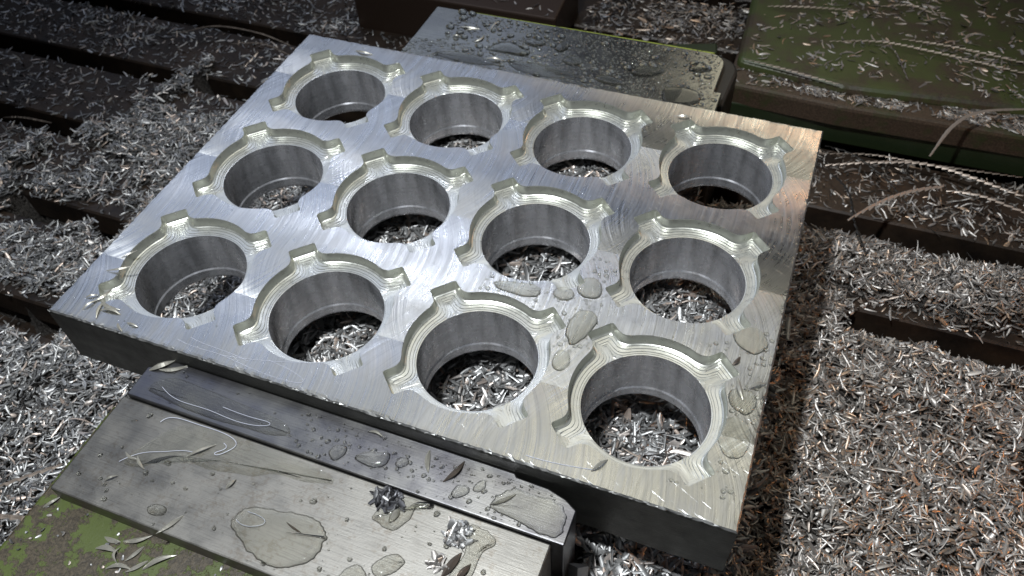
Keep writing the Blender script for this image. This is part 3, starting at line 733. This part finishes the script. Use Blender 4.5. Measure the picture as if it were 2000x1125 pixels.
# ------------------------------------------------------------------ coolant puddles and drops
def catmull(pts, m_=7):
    n = len(pts); out = []
    for k in range(n):
        p0, p1, p2, p3 = (np.array(pts[(k + q) % n], float) for q in (-1, 0, 1, 2))
        for q in range(m_):
            t = q / m_
            out.append(0.5 * (2 * p1 + (p2 - p0) * t + (2 * p0 - 5 * p1 + 4 * p2 - p3) * t * t + (3 * p1 - p0 - 3 * p2 + p3) * t ** 3))
    return np.array(out)
RG = [1.0, 0.985, 0.955, 0.91, 0.84, 0.74, 0.6, 0.4, 0.2]
def dome(pts, z, h, flat=4):
    c = pts.mean(0); V = []; F = []; n = len(pts)
    if ((pts * np.roll(pts[:, ::-1], -1, 0)) @ np.array([1, -1])).sum() < 0: pts = pts[::-1]
    tg = np.roll(pts, -1, 0) - np.roll(pts, 1, 0); nn = np.column_stack([-tg[:, 1], tg[:, 0]]); nn /= np.linalg.norm(nn, axis=1)[:, None] + 1e-9
    wd = min(np.ptp(pts[:, 0]), np.ptp(pts[:, 1]))
    for t in RG:
        q = 1 - t; zz = z - 0.02 + h * 0.85 * (1 - max(0, 1 - q / 0.26) ** 2) ** 0.5 + h * 0.15 * (1 - t * t)
        ins = min(q, 0.26) / 0.26 * min(1.1, wd * 0.16); sc = 1 - max(0, q - 0.26) / 0.74
        V += [(c[0] + (p[0] + m_[0] * ins - c[0]) * sc, c[1] + (p[1] + m_[1] * ins - c[1]) * sc, zz) for p, m_ in zip(pts, nn)]
    V.append((c[0], c[1], z + h)); R_ = len(RG)
    for a in range(R_ - 1):
        for k in range(n):
            F.append((a * n + k, a * n + (k + 1) % n, (a + 1) * n + (k + 1) % n, (a + 1) * n + k))
    for k in range(n): F.append(((R_ - 1) * n + k, (R_ - 1) * n + (k + 1) % n, R_ * n))
    return V, F
def puddle(pts, z, h, label, flat=6, cat='puddle', name='coolant_puddle'):
    C_ = catmull(pts); cc = C_.mean(0)
    C_ = np.array([cc + (p - cc) * (1 + 0.07 * noise.noise((p[0] * 0.5, p[1] * 0.5, 2.0)) + 0.04 * noise.noise((p[0] * 1.3, p[1] * 1.3, 5.0))) for p in C_])
    if np.ptp(C_[:, 0]) > 3.2 * np.ptp(C_[:, 1]) and np.ptp(C_[:, 0]) > 25: C_ = catmull(pts); h *= 0.35
    V, F = dome(C_, z, h * 1.8, flat)
    o = mk(name, V, F, M['water'], smooth=True); tag(o, label, cat); return o
PU = [
 ([(101.9, -43), (104, -37), (110, -35), (114.5, -34.5), (119, -33.5), (126, -33.4), (130.6, -37), (131.2, -42), (127, -47.5), (120, -50.0), (112, -48.6), (107, -46)], -8.2, .75, 'large round puddle of coolant in the middle of the front jaw'),
 ([(58.5, -37.0), (65, -36.8), (69, -33), (75, -30.4), (86, -30.2), (94, -28.6), (100, -27.6), (106, -24.6), (116, -23.8), (124, -21), (118, -18.4), (100, -18), (80, -18), (68, -20), (62, -28)], -8.2, .35, 'wide flat sheet of coolant along the joint on the left of the front jaw'),
 ([(49.5, -12.2), (55.4, -13.8), (66, -15.0), (78, -15.2), (90, -14.4), (98, -14.0), (103.5, -11.6), (99, -8.4), (84, -7.2), (68.9, -6.2), (55.1, -6.2)], -6.8, .45, 'long low puddle on the left part of the front jaw plate'),
 ([(172.0, -12.6), (173.2, -8), (177.0, -4.8), (181, -5.2), (188, -4.6), (192.6, -6.2), (194.4, -10), (193.4, -14.6), (189, -15.8), (181, -14.4)], -6.8, .7, 'beige looking puddle filling the right end of the front jaw plate'),
 ([(127.3, -12.5), (128.4, -9.8), (132, -8.2), (136.6, -7.2), (137.2, -10.6), (134, -13.2)], -6.8, .8, 'pointed puddle in the middle of the jaw plate'),
 ([(118.5, -13.5), (119.4, -10.3), (122.6, -9.5), (123.6, -12), (121.6, -15)], -6.8, .7, 'rounded triangular puddle left of the pointed one on the jaw plate'),
 ([(139.6, -9.6), (140.4, -7.2), (142.6, -6.7), (143.2, -8.8), (141.2, -10.6)], -6.8, .6, 'small square looking drop on the jaw plate'),
 ([(159.6, -13), (160.4, -9.8), (163.6, -9.2), (164.4, -11.2), (161.6, -13.8)], -6.8, .7, 'shiny heart shaped drop on the jaw plate right of the bronze sliver'),
 ([(165, -9.6), (165.6, -7), (167.4, -5.6), (168.4, -7.6), (167, -9.8)], -6.8, .5, 'egg shaped drop near the right end of the jaw plate'),
 ([(147, -40.5), (148.6, -37), (152, -34.4), (155.4, -35.8), (153.8, -39.6), (150, -42.2)], -8.2, .6, 'oval puddle on the right lower part of the front jaw'),
 ([(139.6, -47.5), (141, -42.5), (144.4, -41), (147.6, -44.4), (146, -49)], -8.2, .6, 'puddle at the bottom edge of view on the front jaw'),
 ([(75.6, -47.2), (77.4, -45.2), (80.6, -45.3), (81.6, -47.2), (79.4, -48.4), (76.8, -48.6)], -8.2, .5, 'flat oval drop on the left lower part of the front jaw'),
 ([(140.6, -26.8), (147.5, -28.8), (151, -24.0), (151.5, -19.6), (156, -18.0), (146, -17.9), (143, -21)], -8.2, .5, 'puddle around the clump at the jaw joint'),
 ([(167.5, -40), (172, -41), (174.6, -33), (174.8, -26), (177.5, -22), (172, -19), (168, -20.4), (170, -28)], -8.2, .5, 'wet streak running down beside the second clump'),
 ([(143.5, 62.4), (147, 64.2), (152, 65.0), (157.0, 65.8), (160.0, 64.6), (160.4, 61.6), (156, 59.8), (151.0, 59.7), (146, 60.2)], 0, .4, 'flat puddle on the plate just above the third front hole'),
 ([(164.6, 65.6), (167, 68.0), (170.6, 67.6), (172, 64.8), (169.2, 62.6), (165.8, 63)], 0, .5, 'round puddle on the plate right of the flat one'),
 ([(171.6, 71), (173.6, 74.6), (176.8, 75.2), (179.6, 72.4), (180.2, 68), (176.6, 66), (172.6, 67.4)], 0, .5, 'roundish puddle between the third and fourth hole columns'),
 ([(174.3, 57.4), (176.8, 60.4), (180.8, 60.4), (182.6, 56.8), (180.4, 49.4), (177.2, 45.6), (173.8, 50.4)], 0, .5, 'puddle on the plate left of the tab of the front right hole'),
 ([(173.6, 40.4), (175.4, 42.6), (178.2, 41.4), (179.2, 37.6), (177.4, 34.6), (174.2, 35.6)], 0, .35, 'small puddle on the bridge left of the front right hole'),
 ([(228.8, 44.0), (231.2, 46.4), (235.6, 46.3), (237.6, 42.2), (235.0, 37.8), (230.2, 39.8)], 0, .6, 'drop pooled by the right plate edge'),
 ([(228.6, 30.5), (230.2, 34.8), (234.4, 36), (237.6, 32.5), (238.0, 27), (236.0, 22.6), (232.0, 22.4), (229.2, 26)], 0, .35, 'large flat puddle in the front right corner of the plate'),
 ([(225.6, 67.5), (229, 71.2), (234, 71.0), (237, 66), (234.2, 61.2), (228.6, 62.6)], 0, .35, 'flat puddle at the right plate edge between the last two holes'),
 ([(82, 204.5), (86, 211.5), (91, 213.6), (98, 211.6), (103.4, 208.4), (99, 204.6), (90, 203.9)], -8, .7, 'big oval puddle in the middle of the back jaw'),
 ([(97.4, 216.5), (100.4, 220.4), (105.4, 220.8), (107.6, 217), (103, 214.2)], -8, .6, 'round puddle behind the big oval on the back jaw'),
 ([(113, 216), (114.6, 221.8), (118, 222.6), (119.2, 217.2), (116.4, 213.2)], -8, .6, 'teardrop shaped puddle on the back jaw'),
 ([(120, 206.6), (122, 211.4), (126.6, 211.4), (129.6, 207.6), (125.6, 204.6)], -8, .6, 'puddle left of centre on the back jaw with a pointed end'),
 ([(152.6, 207.6), (155.6, 213.2), (162, 214.6), (167.2, 213.6), (163.4, 208.4), (157, 205.4)], -8, .7, 'pale smooth puddle right of centre on the back jaw'),
 ([(177.2, 218.6), (179, 222.8), (182.6, 223.8), (185.4, 220), (181.6, 216.8)], -8, .9, 'clear round drop at the right end of the back jaw'),
 ([(60, 193.4), (70, 197.5), (84, 196.5), (92, 193.2), (84, 190.6), (68, 190.6)], -6.6, .4, 'dark low puddle on the left of the back jaw plate'),
 ([(97, 196.6), (108, 199.6), (124, 197.6), (131, 194.2), (118, 190.5), (104, 191.5)], -6.6, .4, 'dark wide puddle on the middle of the back jaw plate'),
 ([(139, 197.5), (144, 199.8), (150, 198.4), (154, 195.6), (147, 193.8), (141, 194.6)], -6.6, .6, 'pale puddle on the back jaw plate right of the dark one'),
 ([(170.6, 197.6), (176, 201.3), (185, 200.6), (187.6, 194), (182, 188.5), (173, 188.6)], -6.6, .45, 'wide beige puddle near the right end of the back jaw plate'),
]
for pts, z, h, lb in PU: puddle(pts, z, h, lb)

def drops(name, spec, label, seed, mat=None):
    """spec: list of (n, x0,x1,y0,y1,z, rmin,rmax)"""
    r = random.Random(seed); V = []; F = []; placed = []
    rg = [1.0, 0.9, 0.65, 0.3]
    for n, x0, x1, y0, y1, z, ra, rb, *flt in spec:
        for _ in range(n):
            R_ = ra + (rb - ra) * r.random() ** 2.5; x = r.uniform(x0, x1); y = r.uniform(y0, y1)
            if flt and not flt[0](x, y): continue
            if any((x - a) ** 2 + (y - b) ** 2 < (R_ + c) ** 2 * 0.95 for a, b, c in placed): continue
            placed.append((x, y, R_)); m_ = 12; i0 = len(V); ph = r.uniform(0, 6.28); el = r.uniform(0.75, 1.0); ph2 = r.uniform(0, 3.14)
            h = R_ * r.uniform(0.55, 0.85)
            for t in rg:
                for k in range(m_):
                    a = 6.2832 * k / m_; q = R_ * t * (1 + 0.12 * math.sin(2 * a + ph) + 0.07 * math.sin(3 * a + 2 * ph))
                    V.append((x + q * math.cos(a + ph2), y + q * el * math.sin(a + ph2), z - 0.03 + h * math.sqrt(max(0, 1 - t * t))))
            V.append((x, y, z + h))
            for a_ in range(3):
                for k in range(m_): F.append((i0 + a_ * m_ + k, i0 + a_ * m_ + (k + 1) % m_, i0 + (a_ + 1) * m_ + (k + 1) % m_, i0 + (a_ + 1) * m_ + k))
            for k in range(m_): F.append((i0 + 3 * m_ + k, i0 + 3 * m_ + (k + 1) % m_, i0 + 4 * m_))
    o = mk(name, V, F, mat or M['drop'], smooth=True); tag(o, label, 'water drops', kind='stuff'); return o
def avoid(z):
    polys = [np.array(p) for p, zz, *_ in PU if abs(zz - z) < 0.05]
    def f(x, y):
        for p in polys:
            ins = False; n = len(p)
            for k in range(n):
                (xa, ya), (xb, yb) = p[k], p[(k + 1) % n]
                if (ya > y) != (yb > y) and x < (xb - xa) * (y - ya) / (yb - ya) + xa: ins = not ins
            if ins: return False
        return True
    return f
drops('coolant_drops', [(3600, 56, 190, 204.5, 232.5, -8.0, 0.4, 2.6, lambda x, y: avoid(-8.0)(x, y) and (x > 95 or y > 224 or random.random() < .4)),
                        (3800, 45, 194, 189, 202.4, -6.6, 0.35, 1.8, avoid(-6.6))], 'crowded beads of coolant covering the back jaw', 21)
drops('coolant_drops', [(420, 104, 190, -15.8, -2.4, -6.8, 0.16, 1.0, avoid(-6.8)), (60, 46, 104, -15.8, -2.4, -6.8, 0.15, 0.6, avoid(-6.8)),
                        (170, 46, 190, -51, -19, -8.2, 0.18, 1.15, avoid(-8.2))], 'small beads of coolant dotted over the front jaw', 22)
def onplate(x, y):
    i = round((x - HX) / PX); j = round((y - HY) / PY); i = min(3, max(0, i)); j = min(2, max(0, j))
    dx, dy = x - HX - PX * i, y - HY - PY * j
    return float(sdf(np.array([math.hypot(dx, dy)]), np.array([math.atan2(dy, dx)]))[0]) > 0.8 and avoid(0)(x, y)
drops('coolant_drops', [(700, 140, 184, 40, 86, 0, 0.2, 1.0, onplate), (260, 218, 238.5, 8, 74, 0, 0.2, 1.0, onplate), (160, 6, 60, 160, 179, 0, 0.15, 0.4, onplate), (90, 3, 237, 3, 178, 0, 0.15, 0.45, onplate)],
      'small beads of coolant dotted over the top of the plate', 23, M['water'])

# ------------------------------------------------------------------ light trails on the wet surfaces, shaped as thin glossy threads
def glint(pts, z, label, rad=0.13):
    cu = bpy.data.curves.new('glint_thread', 'CURVE'); cu.dimensions = '3D'; cu.bevel_depth = rad * 0.65; cu.bevel_resolution = 1; cu.resolution_u = 6
    sp = cu.splines.new('NURBS'); sp.points.add(len(pts) - 1); sp.order_u = 4; sp.use_endpoint_u = True
    for q, (x, y) in zip(sp.points, pts): q.co = (x, y, z, 1)
    t = bpy.data.objects.new('tmp', cu); me = bpy.data.meshes.new_from_object(t); bpy.data.objects.remove(t)
    o = link('glint_thread', me, None, M['glint']); o.data.materials.clear(); o.data.materials.append(M['glint']); tag(o, label, 'glint'); return o
glint([(61.0, -21.4), (61.6, -19.2), (65.4, -17.9), (73, -18.2), (80.6, -17.7), (87.5, -18.4), (89.8, -20.4), (87.6, -23.2), (85.4, -25.8), (83.6, -25.0), (86.2, -23.4), (87.2, -21.6), (85, -21.0)], -7.7, 'hooked pale light trail shaped as a thread along the joint on the front jaw', 0.17)
glint([(57.4, -37.6), (59.5, -34.6), (63.8, -31.4), (69, -30.2), (74, -27.2), (77.5, -27.0)], -7.8, 'wavy pale light trail shaped as a thread running into the straight sliver on the front jaw', .14)
glint([(105.2, -38.2), (109.5, -38.0), (112.8, -38.9), (110.6, -41.4), (106, -42.9), (103.4, -41.6)], -7.35, 'small looped light trail shaped as a thread in the large round puddle', .16)
glint([(54.3, -10.6), (59, -13.0), (66, -13.4), (74, -12.6), (84, -13.8), (92, -13.0), (97, -11), (95, -9.8), (88, -11.0), (78, -10.4)], -6.25, 'long wavy light trail shaped as a thread in the jaw plate puddle', .13)
glint([(52, 4.5), (58, 3.2), (68, 4.4), (78, 2.9), (90, 1.8), (100, 2.2), (103, 4.0), (96, 6.4), (86, 7.2)], .12, 'long looped light trail shaped as a thread near the front edge of the plate', .1)
glint([(56, 6.6), (62, 5.2), (72, 6.0), (80, 4.6)], .12, 'short bluish light trail shaped as a thread beside the looped one on the plate', .1)
glint([(70, 3.8), (88, 6.2), (104, 12.6)], .12, 'straight pale light trail shaped as a thread below the second front hole', .08)
glint([(177.5, 2.9), (183, 2.8), (190, 3.6), (197.2, 5.0)], .14, 'bright thin light trail shaped as a thread touching the dark sliver by the front edge', .14)

# ------------------------------------------------------------------ shared group phrases for the repeats
GR = {'metal sliver': 'loose slivers lying on the plate, jaws and painted base', 'metal shaving': 'long stringy shavings lying on the table and casting',
      'puddle': 'coolant puddles standing on the plate and jaws', 'glint': 'light trails in the coolant, shaped as thin pale threads', 'chip clump': 'chip clumps stuck on the front jaw'}
for o in bpy.data.objects:
    if o.get('category') in GR: o['group'] = GR[o['category']]
